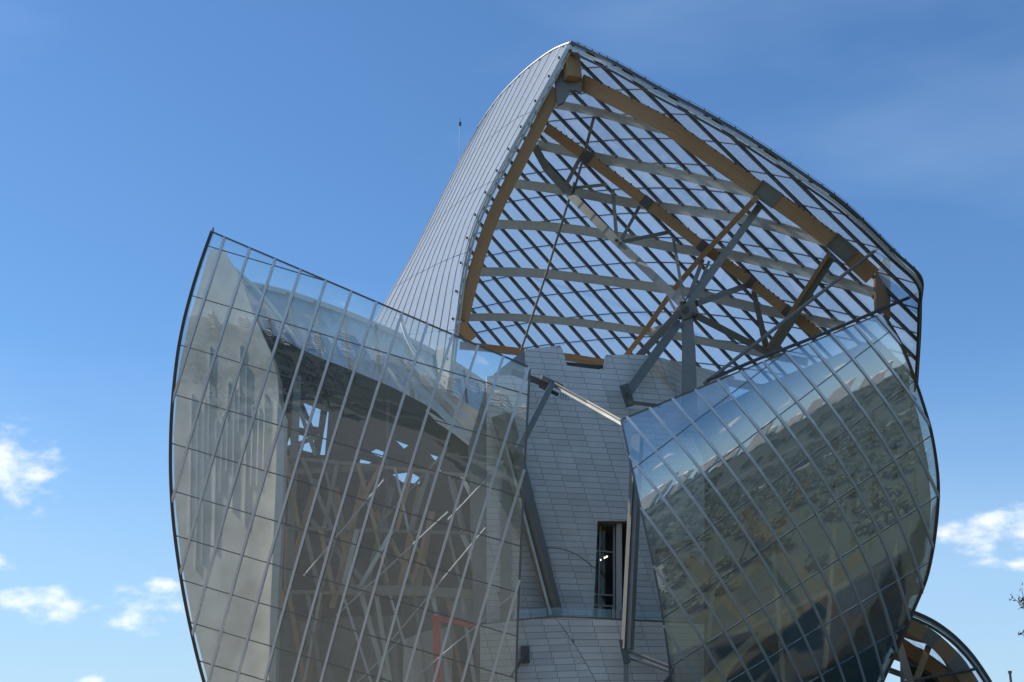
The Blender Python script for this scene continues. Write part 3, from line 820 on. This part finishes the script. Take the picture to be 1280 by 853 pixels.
# ------------------------------------------------------------------ steelwork between the sails
def mid_steel():
    # slanting box girder
    T = thing('box_girder', 'dark slanting box girder landing on the terrace beside the left sail edge', 'girder', (2.5, 87, 0))
    a, b = P(628, 520, 87.5), P(694.5, 769, 88.2)
    sweep('web', [a, b], rect(.80, -.55, .55), 'steel', T, Vector((-.45, -1, 0)), taper=(1.25, .85))
    sweep('flange', [P(633, 560, 86.9), P(688.5, 769, 87.5)], rect(.16, -.5, .1), 'steel_pale', T)  # paler steel puts the lit left edge of the girder into colour
    sweep('base_plate', [P(688, 771, 88), P(703, 771, 88)], rect(.16, -.5, .5), 'steel_dark', T)
    # slim column
    T = thing('support_column', 'slim steel column standing in front of the recessed window', 'column', (7, 85, 0))
    sweep('shaft', [P(797, 545, 85.2), P(784, 812, 84.6)], rect(.58, -.3, .3), 'steel', T, Vector((-.5, -1, 0)))
    sweep('shaft_face', [P(791.4, 590, 84.75), P(779.6, 811, 84.2)], rect(.10, -.25, .05), 'steel', T, Vector((-.5, -1, 0)))
    sweep('foot_plate', [P(778, 800, 84.6), P(784, 829, 84.6)], rect(.42, -.3, .3), 'steel_dark', T)
    sweep('brace', [P(786, 815, 84.5), P(842, 837, 83.5)], ibeam(.30, .4, .08), 'steel', T)
    sweep('brace', [P(785, 823, 84.9), P(842, 842, 84.0)], rect(.1, -.1, .1), 'steel', T)
    sweep('pipe', [P(820, 868, 84.4), P(833, 853, 84.4), P(838, 846, 84.4)], circ(.14), 'steel_dark', T)
    sweep('anchor_leg', [P(783, 826, 84.7), P(781, 1001, 85.2)], rect(.3, -.2, .2), 'steel', T)
    # upper bracket
    T = thing('support_bracket', 'dark steel bracket and lit arm tying the left sail to the right one', 'bracket', (2, 86, 0))
    sweep('beam', [P(640, 465, 86.8), P(692, 484, 87.0)], rect(.42, -.3, .3), 'steel_dark', T)
    sweep('head_plate', [P(677, 472, 86.4), P(703, 484, 86.6)], rect(.30, -.3, .3), 'steel', T)
    sweep('head_plate', [P(674, 482, 86.9), P(698, 494, 87.0)], rect(.25, -.2, .2), 'steel_dark', T)
    sweep('brace', [P(690, 481, 86.2), P(646, 568, 84.6)], rect(.36, -.2, .25), 'steel', T)
    sweep('brace_lit_edge', [P(687, 481, 86.1), P(644, 560, 84.5)], rect(.14, -.22, .1), 'steel_pale', T)  # pale strip, the light on the brace's top put into its colour
    arm = [P(690, 481, 86.5), P(735, 506, 84.6), P(779, 531, 82.0)]
    sweep('arm', arm, rect(.2, -.1, .1), 'inner_pale', T)
    sweep('arm_cap', [p + Vector((0.05, -.05, .17)) for p in arm], rect(.10, -.2, .2), 'steel_dark', T)
    for i in range(4):
        x = 700 + i * 3.2; y = 491 + i * 1.2
        sweep('cable_socket', [P(x, y, 86), P(x - .4, y + 6, 86)], circ(.075), 'alu', T)
    # lower-left bracket on terrace wall
    T = thing('wall_bracket', 'small steel wall bracket low on the terrace block beside the left sail', 'bracket', P(652, 830, 85.8))
    sweep('plate', [P(656, 808, 86.1), P(657, 829, 86.1)], rect(.5, -.15, .15), 'steel_dark', T)
    sweep('arm', [P(656, 818, 85.7), P(640, 845, 84.6)], rect(.18, -.12, .12), 'steel_dark', T)
mid_steel()

# ------------------------------------------------------------------ behind the left sail
def left_inside():
    o = slab('gallery_wall', [(262, 312), (280, 312), (300, 345), (318, 396), (338, 440), (347, 470), (352, 560), (346, 700), (341, 1003), (300, 1003), (262, 860), (241, 780), (226, 700), (218, 620), (217, 540), (224, 460), (238, 395)],
             [], lambda x, y: 90 + (x - 340) * -.018, 3, 'inner_pale')
    single(o, 'pale curved gallery wall showing through the outer end of the left glass sail', 'wall')
    o = slab('lit_edge_strip', [(347, 500), (356, 520), (354, 620), (347, 760), (341, 1003), (332, 1003), (338, 760), (345, 600)], [], lambda x, y: 88.4, 1.2, 'white_wall')  # white strip puts the lit edge of the gallery wall into colour
    single(o, 'narrow white strip painted as the lit edge of the pale gallery wall behind the left glass sail', 'edge strip')
    holes = [[(378, 502), (401, 511), (398, 534), (391, 533), (386, 520)], [(371, 517), (378, 518), (387, 531), (385, 537), (373, 534), (367, 529)],
             [(369, 541), (393, 548), (390, 566), (378, 563)], [(362, 543), (364, 562), (355, 561)],
             [(408.5, 513), (411, 514), (406, 569), (399, 569)],
             [(460, 565), (470, 560), (480, 564), (478, 572)], [(450, 573), (466, 577), (458, 582), (448, 579)],
             [(489, 592), (513, 589), (526, 597), (524, 605), (503, 603)], [(493, 549), (512, 556), (505, 561)],
             [(536, 566), (548, 570), (545, 577)], [(545, 585), (552, 587), (550, 592)]]
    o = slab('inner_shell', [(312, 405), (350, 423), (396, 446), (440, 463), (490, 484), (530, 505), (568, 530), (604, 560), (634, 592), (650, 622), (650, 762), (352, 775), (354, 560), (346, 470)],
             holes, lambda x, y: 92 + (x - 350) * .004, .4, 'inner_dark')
    single(o, 'dark slatted inner roof shell with openings behind the left glass sail', 'roof')
    o = slab('podium', [(350, 757), (420, 750), (648, 746), (648, 1003), (350, 1003)], [], lambda x, y: 92.6, 4, 'panel_core')
    single(o, 'dark podium wall low behind the left glass sail', 'wall')
    # white curved ridge band
    pts = [P(x, y, 88.6) for x, y in crv([(474, 430), (495, 456), (530, 492), (565, 528), (600, 560), (630, 590), (655, 622)], 5)]
    T = thing('ridge_rail', 'white curved double rail running down behind the left glass sail', 'rail', P(600, 1002, 91))
    sweep('rail', pts, rect(.50, -.2, .2), 'white_wall', T)
    sweep('rail', [p + Vector((.7, .2, .5)) for p in pts], rect(.22, -.2, .2), 'white_wall', T)
    o = slab('inner_roof_panel', [(500, 450), (545, 478), (600, 516), (640, 560), (655, 590), (655, 612), (628, 580), (585, 540), (545, 500)], [], lambda x, y: 91.6, .3, 'inner_pale')
    single(o, 'pale sloping roof panel beside the white rail behind the left glass sail', 'roof panel')
    T = thing('inner_skylight', 'pale curved glazed skylight showing behind the top of the left sail', 'skylight', P(480, 1002, 93))
    top_ = crv([(300, 352), (360, 366), (430, 390), (510, 424), (580, 462), (640, 505)], 4); bot_ = crv([(316, 411), (368, 438), (438, 468), (518, 508), (588, 555), (648, 622)], 4)
    for i in range(0, len(top_) - 1):
        for j in range(2):
            q = []
            for (u, v) in ((i, j), (i + 1, j), (i + 1, j + 1), (i, j + 1)):
                a, b = top_[u], bot_[u]; t = v / 2; q.append(P(a[0] + (b[0] - a[0]) * t, a[1] + (b[1] - a[1]) * t, 95.5 - 2.2 * t))
            q += [p + Vector((0, .04, .01)) for p in q]
            obj('skylight_pane', q, [(0, 3, 2, 1), (4, 5, 6, 7), (0, 1, 5, 4), (1, 2, 6, 5), (2, 3, 7, 6), (3, 0, 4, 7)], 'cladding_glass', T)
    for i in range(0, len(top_), 2):
        a, b = top_[i], bot_[i]; sweep('skylight_rib', [P(*a, 95.3), P(*b, 93.1)], rect(.16, 0, .2), 'steel', T)
    for pl, y in ((top_, 95.3), (bot_, 93.0)):
        sweep('skylight_edge', [P(*p, y) for p in pl], rect(.34, -.1, .25), 'white_wall', T)
    for pl in ([(286, 330), (330, 372), (372, 432), (398, 500)], [(500, 395), (512, 430), (540, 470), (600, 540)]):
        sweep('curved_tube', [P(x, y, 92.6) for x, y in crv(pl, 5)], circ(.14, 6), 'white_wall', T)
    o = slab('white_block', [(505, 800), (530, 790), (562, 783), (566, 800), (560, 1002), (498, 1002)], [], lambda x, y: 90.5, 1.5, 'white_wall')
    single(o, 'bright white wall block inside the red frame low behind the left sail', 'wall')
    o = slab('painted_lit_wall', [(560, 752), (640, 746), (655, 756), (655, 775), (600, 779), (562, 775)], [], lambda x, y: 90.9, .6, 'white_wall')  # no sun reaches this face; its white paint stands for sunlight
    single(o, 'wall strip painted white as if sunlit beside the tower behind the left sail', 'wall')
    T = thing('red_frame', 'red painted portal frame low behind the left glass sail', 'frame', P(575, 1002, 89.6))
    sweep('post', [P(545, 772, 89.6), P(552, 1001, 89.6)], rect(.42, -.2, .2), 'red', T)
    sweep('lintel', [P(540, 772, 89.6), P(645, 791, 89.2)], rect(.30, -.2, .2), 'red', T)
    o = sweep('main_beam', [P(425, 737, 89.3), P(520, 738, 89), P(630, 746, 88.6)], rect(.56, -.3, .3), 'steel')
    single(o, 'heavy horizontal steel beam behind the left glass sail', 'beam')
    o = sweep('main_post', [P(634, 600, 88.4), P(630, 1002, 88.6)], rect(.62, -.3, .3), 'steel')
    single(o, 'heavy steel post meeting the horizontal beam behind the left sail', 'post')
    T = thing('brace_frame', 'lattice of leaning timber and steel struts inside the left glass sail', 'frame', P(450, 1002, 90))
    for (a, b, w, m) in [((372, 470), (360, 745), .5, 'steel'), ((396, 600), (352, 760), .5, 'timber'), ((420, 610), (440, 745), .4, 'timber'), ((380, 640), (470, 745), .3, 'steel'),
                         ((455, 600), (415, 760), .4, 'timber'), ((490, 610), (455, 745), .35, 'steel'), ((470, 640), (525, 745), .3, 'timber'), ((525, 610), (498, 745), .4, 'timber'),
                         ((352, 590), (480, 585), .35, 'steel'), ((372, 505), (395, 570), .28, 'steel'), ((360, 560), (400, 545), .28, 'steel'),
                         ((485, 500), (482, 740), .2, 'steel_dark'), ((560, 560), (470, 660), .14, 'steel'), ((540, 640), (520, 745), .4, 'timber'), ((565, 600), (600, 745), .3, 'steel'), ((378, 780), (420, 860), .4, 'steel'), ((470, 765), (440, 1000), .3, 'steel'), ((490, 770), (505, 1000), .35, 'steel'), ((400, 755), (360, 1000), .4, 'timber')]:
        sweep('strut', [P(*a, 90.6), P(*b, 90.2)], rect(w, -.15, .15), m, T)
    rnd = random.Random(8)
    rows = [(lambda x: 572 + (x - 360) * .10, lambda x: 660 + (x - 360) * .03), (lambda x: 660 + (x - 360) * .03, lambda x: 740 + (x - 360) * .02), (lambda x: 740 + (x - 360) * .02, lambda x: 870.0)]
    for ri, (fa, fb) in enumerate(rows):
        sweep('chord', [P(356, fa(356), 90.0), P(500, fa(500), 89.9), P(640, fa(640), 89.8)], rect(.22, -.12, .12), ('steel', 'mullion_grey', 'steel')[ri], T)
        for i in range(13):
            x = 360 + i * 22 + rnd.uniform(-5, 5); dx = rnd.choice((-2, -1, 1, 1, 2)) * 20 + rnd.uniform(-5, 5); x1 = min(max(x + dx, 356), 640)
            sweep('strut', [P(x, fa(x), 89.9), P(x1, fb(x1), 89.8)], rect(rnd.uniform(.14, .32), -.12, .12), rnd.choice(('timber', 'steel_pale', 'white_wall', 'steel')), T)
    for (a, b) in [((607, 660), (490, 800)), ((645, 740), (505, 860)), ((500, 800), (430, 870)), ((560, 640), (420, 770)), ((480, 600), (380, 720)), ((645, 560), (560, 650))]:
        sweep('brace_rod', [P(*a, 87.6), P(*b, 88.0)], circ(.05), 'alu', T)
    T = thing('wall_panel_screen', 'pale vertical fins standing against the gallery wall inside the left sail', 'screen', P(280, 1002, 88.6))
    rnd = random.Random(5)
    for i in range(13):
        x = 240 + i * 7.6; y0 = 470 + rnd.uniform(-40, 60); y1 = y0 + rnd.uniform(80, 210)
        sweep('fin', [P(x, y0, 90 - (x - 340) * .018 - .02), P(x - 3, y1, 90 - (x - 343) * .018 - .02)], rect(.09, -.05, .05), 'white_wall', T)
left_inside()

# ------------------------------------------------------------------ behind the right sail
def right_inside():
    slits = [[(x, y0), (x + w, y0 - 4), (x + w + 1, y1 - 3), (x + 1, y1)] for x, w, y0, y1 in
             [(1040, 8, 548, 590), (1060, 9, 560, 600), (1086, 8, 520, 556), (1041, 7, 606, 640), (1062, 8, 612, 648), (1090, 8, 575, 640), (1115, 6, 560, 600), (1122, 9, 470, 500), (1140, 5, 590, 640),
              (1005, 6, 640, 660), (1085, 7, 655, 690), (1062, 8, 670, 705), (1110, 8, 640, 668), (1146, 4, 545, 575), (860, 10, 555, 562), (905, 12, 530, 538), (940, 10, 545, 549), (985, 14, 500, 508)]]
    o = slab('glass_backing', [(794, 572), (860, 528), (950, 482), (1040, 446), (1092, 424), (1124, 452), (1148, 520), (1160, 580), (1164, 630), (1158, 690), (1140, 745), (1105, 830), (1040, 1003), (858, 1003), (836, 800), (815, 680)],
             slits, lambda x, y: 93 + (x - 800) * .006, .5, 'inner_mid')
    inner = o  # wall added as a dark backing so the glass reflections stay clear
    single(o, 'wall added behind the right glass sail to darken the view through it', 'wall')
    for q in slits:  # white panels close the slits, painted in for sky light coming through
        slab('sky_fill_panel', [(q[0][0] - 1, q[0][1] - 1), (q[1][0] + 1, q[1][1] - 1), (q[2][0] + 1, q[2][1] + 1), (q[3][0] - 1, q[3][1] + 1)], [], lambda x, y: 93.9 + (x - 800) * .006, .1, 'white_wall', inner)
    T = thing('column_row', 'row of steel columns and slabs inside the right glass sail', 'columns', P(1070, 1003, 95))
    for x in (1030, 1052, 1074, 1096, 1118, 1138):
        sweep('column', [P(x - 6, 470, 96), P(x, 730, 95)], rect(.5, -.25, .25), 'steel', T)
    for (y0, y1) in ((600, 570), (690, 640), (770, 735)):
        sweep('slab_edge', [P(985, y0, 95), P(1150, y1, 95.5)], rect(.8, -.4, .4), 'inner_pale', T)
    T = thing('timber_frame', 'timber arches dimly visible in the belly of the right glass sail', 'frame', P(980, 1003, 92))
    for (a, b, w) in [((860, 700), (1020, 860), .8), ((930, 640), (1080, 800), .8), ((1000, 870), (1130, 720), .9), ((880, 870), (1080, 690), .7), ((860, 790), (960, 690), .5), ((1010, 600), (940, 720), .4)]:
        sweep('timber_arch', [P(*a, 91), P((a[0] + b[0]) / 2, (a[1] + b[1]) / 2, 90.7), P(*b, 91)], rect(w, -.3, .3), 'timber', T)
    for (a, b) in [((820, 690), (1000, 640)), ((860, 820), (1120, 700)), ((900, 640), (880, 860)), ((960, 600), (980, 860)), ((1050, 560), (1030, 860))]:
        sweep('strut', [P(*a, 90.4), P(*b, 90.2)], rect(.28, -.14, .14), 'steel', T)
right_inside()

# ------------------------------------------------------------------ lower canopy behind, right
def low_canopy():
    T = thing('glass_canopy', 'smaller timber and glass canopy low behind the right glass sail', 'glass canopy', P(1170, 990, 97))
    rim = crv([(1118, 757), (1140, 765), (1166, 777), (1190, 794), (1211, 815), (1228, 838), (1242, 862), (1256, 900)], 6)
    YB = 97
    sweep('rim', [P(x, y, YB) for x, y in rim], rect(.3, -.5, .12), 'steel_dark', T)
    sweep('rim', [P(x - 1, y + 3.6, YB - .1) for x, y in rim], rect(.14, -.4, .12), 'steel_pale', T)
    sweep('rim', [P(x - 2, y + 7, YB) for x, y in rim], rect(.2, -.4, .12), 'steel_dark', T)
    arc = [(x - 8 - max(0, (x - 1120)) * .07, y + 15) for x, y in rim]
    n = len(arc)
    def seg(i0, i1, m, w, nm): sweep(nm, [P(x, y, YB + .4) for x, y in arc[i0:i1]], rect(w, -.4, .4), m, T)
    seg(0, 13, 'timber', 1.0, 'timber_arch'); seg(12, 17, 'steel', 1.04, 'steel_splice'); seg(16, 23, 'timber', 1.0, 'timber_arch'); seg(22, 27, 'steel', 1.04, 'steel_splice'); seg(26, n, 'timber', 1.0, 'timber_arch')
    sweep('timber_arch', [P(x, y, YB + 3) for x, y in crv([(1118, 800), (1150, 822), (1180, 846), (1200, 880)], 6)], rect(.9, -.4, .4), 'timber', T)
    sweep('purlin', [P(x, y, YB + 1.5) for x, y in crv([(1120, 788), (1148, 797), (1163, 802), (1185, 825), (1200, 860)], 5)], ibeam(.62, .3), 'steel', T)
    for i in range(20):
        x = 1096 + i * 6.5
        sweep('mullion', [P(x, 782 + i * 4.0, YB + 4), P(x + 64, 870 + i * 4.6, YB + 6)], tee(.24, .3, .12), 'steel_dark', T)
    for i in range(4):
        sweep('purlin', [P(1112, 800 + i * 19, YB + 3), P(1150, 814 + i * 19, YB + 3), P(1200, 850 + i * 19, YB + 3.4)], ibeam(.4, .24), 'steel', T)
    # glazing behind
    for i in range(12):
        x = 1112 + i * 9
        for j in range(3):
            a0 = .34 * j; a1 = a0 + .32
            q = [P(x + 44 * a0, 770 + i * 4.5 + 68 * a0, YB + 4.2 + 2 * a0), P(x + 8 + 44 * a0, 774 + i * 4.5 + 68 * a0, YB + 4.2 + 2 * a0),
                 P(x + 8 + 44 * a1, 774 + i * 4.5 + 68 * a1, YB + 4.2 + 2 * a1), P(x + 44 * a1, 770 + i * 4.5 + 68 * a1, YB + 4.2 + 2 * a1)]
            q += [p + Vector((0, .03, 0)) for p in q]
            obj('pane', q, [(0, 3, 2, 1), (4, 5, 6, 7), (0, 1, 5, 4), (1, 2, 6, 5), (2, 3, 7, 6), (3, 0, 4, 7)], 'canopy_glass', T)
    sweep('strut', [P(1161, 808, YB + .8), P(1138, 870, YB + 1)], rect(.42, -.2, .2), 'timber', T)
    sweep('strut', [P(1122, 800, YB - 2), P(1143, 870, YB - 2)], rect(.5, -.2, .2), 'steel', T)
    sweep('strut', [P(1128, 822, YB - 1), P(1129, 900, YB - 1)], rect(.3, -.2, .2), 'steel_dark', T)
    sweep('tie_rod', [P(1130, 853, YB - .5), P(1222, 836, YB - .5)], circ(.1), 'steel_dark', T)
low_canopy()

# ------------------------------------------------------------------ antenna, mast, tree
T = thing('lightning_mast', 'thin lightning mast rising behind the great canopy', 'mast', P(574.5, 262, 107))
sweep('pole', [P(574.5, 262, 107), P(574.5, 190, 107), P(575, 156, 107)], circ(.03, 6), 'alu', T)
sweep('tip', [P(575, 158, 107), P(575.3, 147, 107)], circ(.02, 5), 'steel_dark', T)
sweep('sensor', [P(575, 157, 107), P(575, 153, 107)], circ(.12, 6), 'steel_dark', T)
b = P(1266, 853, 70); b.z = 0
T = thing('light_pole', 'slim dark pole tip beside the small canopy', 'pole', b)
top = P(1262.5, 842, 70)
sweep('shaft', [b, top], circ(.06, 6), 'steel_dark', T)
sweep('cap', [top, top + Vector((0, 0, .12))], circ(.09, 6), 'steel_dark', T)

def tree(name, label, base, H, seed, lean=0.0, leaves=True):
    rnd = random.Random(seed); T = thing(name, label, 'tree', base)
    bk = MB(); lf = MB(); trunk = []
    base = Vector(base)
    def limb(p, d, L, r, depth):
        pts = [p]; q = p.copy(); dd = d.copy()
        for i in range(4):
            dd = (dd + Vector((rnd.uniform(-.2, .2), rnd.uniform(-.2, .2), rnd.uniform(-.05, .18)))).normalized(); q = q + dd * L / 4; pts.append(q.copy())
        v, f, _ = sweep_geo(pts, circ(r, 5 if depth else 8), Vector((.3, -1, .2)), (1, .55)); (bk if depth else bk0).add(v, f)
        if depth < 4:
            for k in range(3 if depth else 7):
                s = rnd.uniform(.35, 1) if depth else .35 + .65 * k / 6
                a = pts[min(int(s * 4), 3)].lerp(pts[min(int(s * 4) + 1, 4)], s * 4 - int(s * 4) if s < 1 else 1)
                nd = (dd * .7 + Vector((rnd.uniform(-1, 1), rnd.uniform(-1, 1), rnd.uniform(-.1, .7))) * .8).normalized()
                limb(a, nd, L * rnd.uniform(.48, .68), r * .5, depth + 1)
        elif leaves:
            for k in range(5):
                c = pts[rnd.randint(2, 4)] + Vector((rnd.uniform(-.2, .2), rnd.uniform(-.2, .2), rnd.uniform(-.2, .2)))
                a = Vector((rnd.uniform(-1, 1), rnd.uniform(-1, 1), rnd.uniform(-1, 1))).normalized() * .1; b_ = a.orthogonal().normalized() * .07
                lf.add([c - a, c + b_, c + a, c - b_], [(0, 1, 2, 3)])
    bk0 = MB()
    limb(base, Vector((lean, 0, 1)).normalized(), H * .5, H * .022, 0)
    bk0.build('trunk', 'bark', T); bk.build('branches', 'bark', T)
    if lf.v: lf.build('crown', 'leaf', T, kind='stuff')
tb_ = P(1410, 853, 62); tb_.z = 0
tree('park_tree', 'nearly bare tree reaching in from the side beyond the small canopy', tb_, 13.5, 11)

# ------------------------------------------------------------------ what the glass mirrors: wood and apartment blocks across the park
def hill():
    rnd = random.Random(4); prof = [(-170, -.3), (-190, 3), (-215, 8), (-240, 13), (-252, 14.9), (-420, 14.9), (-520, 10), (-700, -.3)]
    xs = [-700 + i * 50 for i in range(29)]; v = []; f = []
    for y, z in prof:
        for x in xs:
            e = min(1, (700 - abs(x)) / 200); v.append((x, y + 25 * math.sin(x * .011), min(z, max(-.3, z * e))))
    n = len(xs)
    for j in range(len(prof) - 1):
        for i in range(n - 1): f.append((j * n + i, (j + 1) * n + i, (j + 1) * n + i + 1, j * n + i + 1))
    o = obj('hill', v, [q[::-1] for q in f], 'lawn', smooth=True); o['kind'] = 'structure'
hill()
def wood():
    rnd = random.Random(21); mb = MB()
    spots = [(rnd.uniform(-330, 330), rnd.uniform(-215, -110), rnd.uniform(7, 11)) for i in range(150)]
    spots += [(rnd.uniform(-150, -55), rnd.uniform(-60, 45), rnd.uniform(10, 17)) for i in range(44)]
    spots += [(rnd.uniform(85, 200), rnd.uniform(-60, 60), rnd.uniform(8, 13)) for i in range(20)]
    spots += [(rnd.uniform(15, 260), rnd.uniform(-105, -25), rnd.uniform(6, 10)) for i in range(34)]
    spots = [(x, y, h, 0) for x, y, h in spots]
    spots += [(rnd.uniform(-330, 330), rnd.uniform(-262, -236), rnd.uniform(5, 9), 11) for i in range(110)]
    for i in range(520):
        x = rnd.uniform(10, 110); y = rnd.uniform(-30, 70)
        spots.append((x, y, rnd.uniform(1.4, 2.6) if y > -4 and x < .42 * y + 6 else rnd.uniform(1.8, 3.6), 0))
    for x, y, h, zb in spots:
        small = h < 4
        r = h * (.6 if small else .42)
        mb.add(*sweep_geo([Vector((x, y, 0)), Vector((x, y, zb + h * .6))], circ(h * .025, 5), Vector((1, 0, 0)))[:2])
        for k in range(60 if small else 110):
            d = Vector((rnd.gauss(0, 1), rnd.gauss(0, 1), rnd.gauss(0, 1))).normalized() * (rnd.random() ** .4)
            c = Vector((x, y, zb + h * .62)) + Vector((d.x * r, d.y * r, d.z * h * .38))
            a = Vector((rnd.uniform(-1, 1), rnd.uniform(-1, 1), rnd.uniform(-1, 1))).normalized() * (rnd.uniform(.22, .42) if small else rnd.uniform(.5, 1.0)); b = a.orthogonal() * .8
            mb.add([c - a, c + b, c + a, c - b], [(0, 1, 2, 3)])
    o = mb.build('distant_wood', 'leaf', None, kind='stuff')
    o['label'] = 'broad belt of green park trees mirrored in the sails'; o['category'] = 'wood'
wood()
def apartments():
    rnd = random.Random(9)
    protos = []
    for v in range(4):
        T = thing('apartment_block', 'white terraced apartment block across the park mirrored in the right sail', 'building', (0, -300, 0), 'white terraced blocks across the park')
        n = 5 + v; W = 17 + 4 * v; z = 0
        for f in range(n):
            inset = max(0, f - 2) * (.5 + .35 * (v % 3)); w2 = W / 2 - inset * .35
            w2 = max(w2, 5)
            m = MB(); m.box((-w2, -300 - 7, z), (w2, -300 + 7 - inset, z + 2.5)); m.build('storey', 'render_white', T)
            m = MB(); m.box((-w2 - .6, -300 - 7, z + 2.5), (w2 + .6, -300 + 8.2 - inset, z + 2.9)); m.box((-w2 - .6, -300 + 8.0 - inset, z + 2.9), (w2 + .6, -300 + 8.2 - inset, z + 3.7)); m.build('balcony', 'render_white', T)
            m = MB(); k = max(2, int(w2 * 2 / 7))
            for i in range(k):
                xx = -w2 + (i + .5) * 2 * w2 / k; hw = w2 / k - .35
                m.box((xx - hw, -300 + 7 - inset + .0, z + .5), (xx + hw, -300 + 7.05 - inset, z + 2.3))
            m.build('window_band', 'window_dark', T)
            z += 3.1
        m = MB(); m.box((-3, -304, z), (3, -298, z + 3)); m.build('roof_house', 'render_white', T)
        protos.append(T)
    def cp(o, par):
        c = o.copy(); COL.objects.link(c); c.parent = par
        for ch in list(o.children): cp(ch, c)
        return c
    src = [list(p.children) for p in protos]
    for i in range(22):
        t = protos[i] if i < 4 else None
        if t is None:
            s = protos[i % 4]; t = s.copy(); COL.objects.link(t)
            for ch in src[i % 4]:
                c = ch.copy(); COL.objects.link(c); c.parent = t
        x = -340 + i * 32 + rnd.uniform(-4, 4)
        t.location = (x, -265 - rnd.uniform(0, 40), 15); t.rotation_euler = (0, 0, rnd.uniform(.45, .75))
        t.scale = (1, 1, rnd.uniform(.9, 1.15))
apartments()
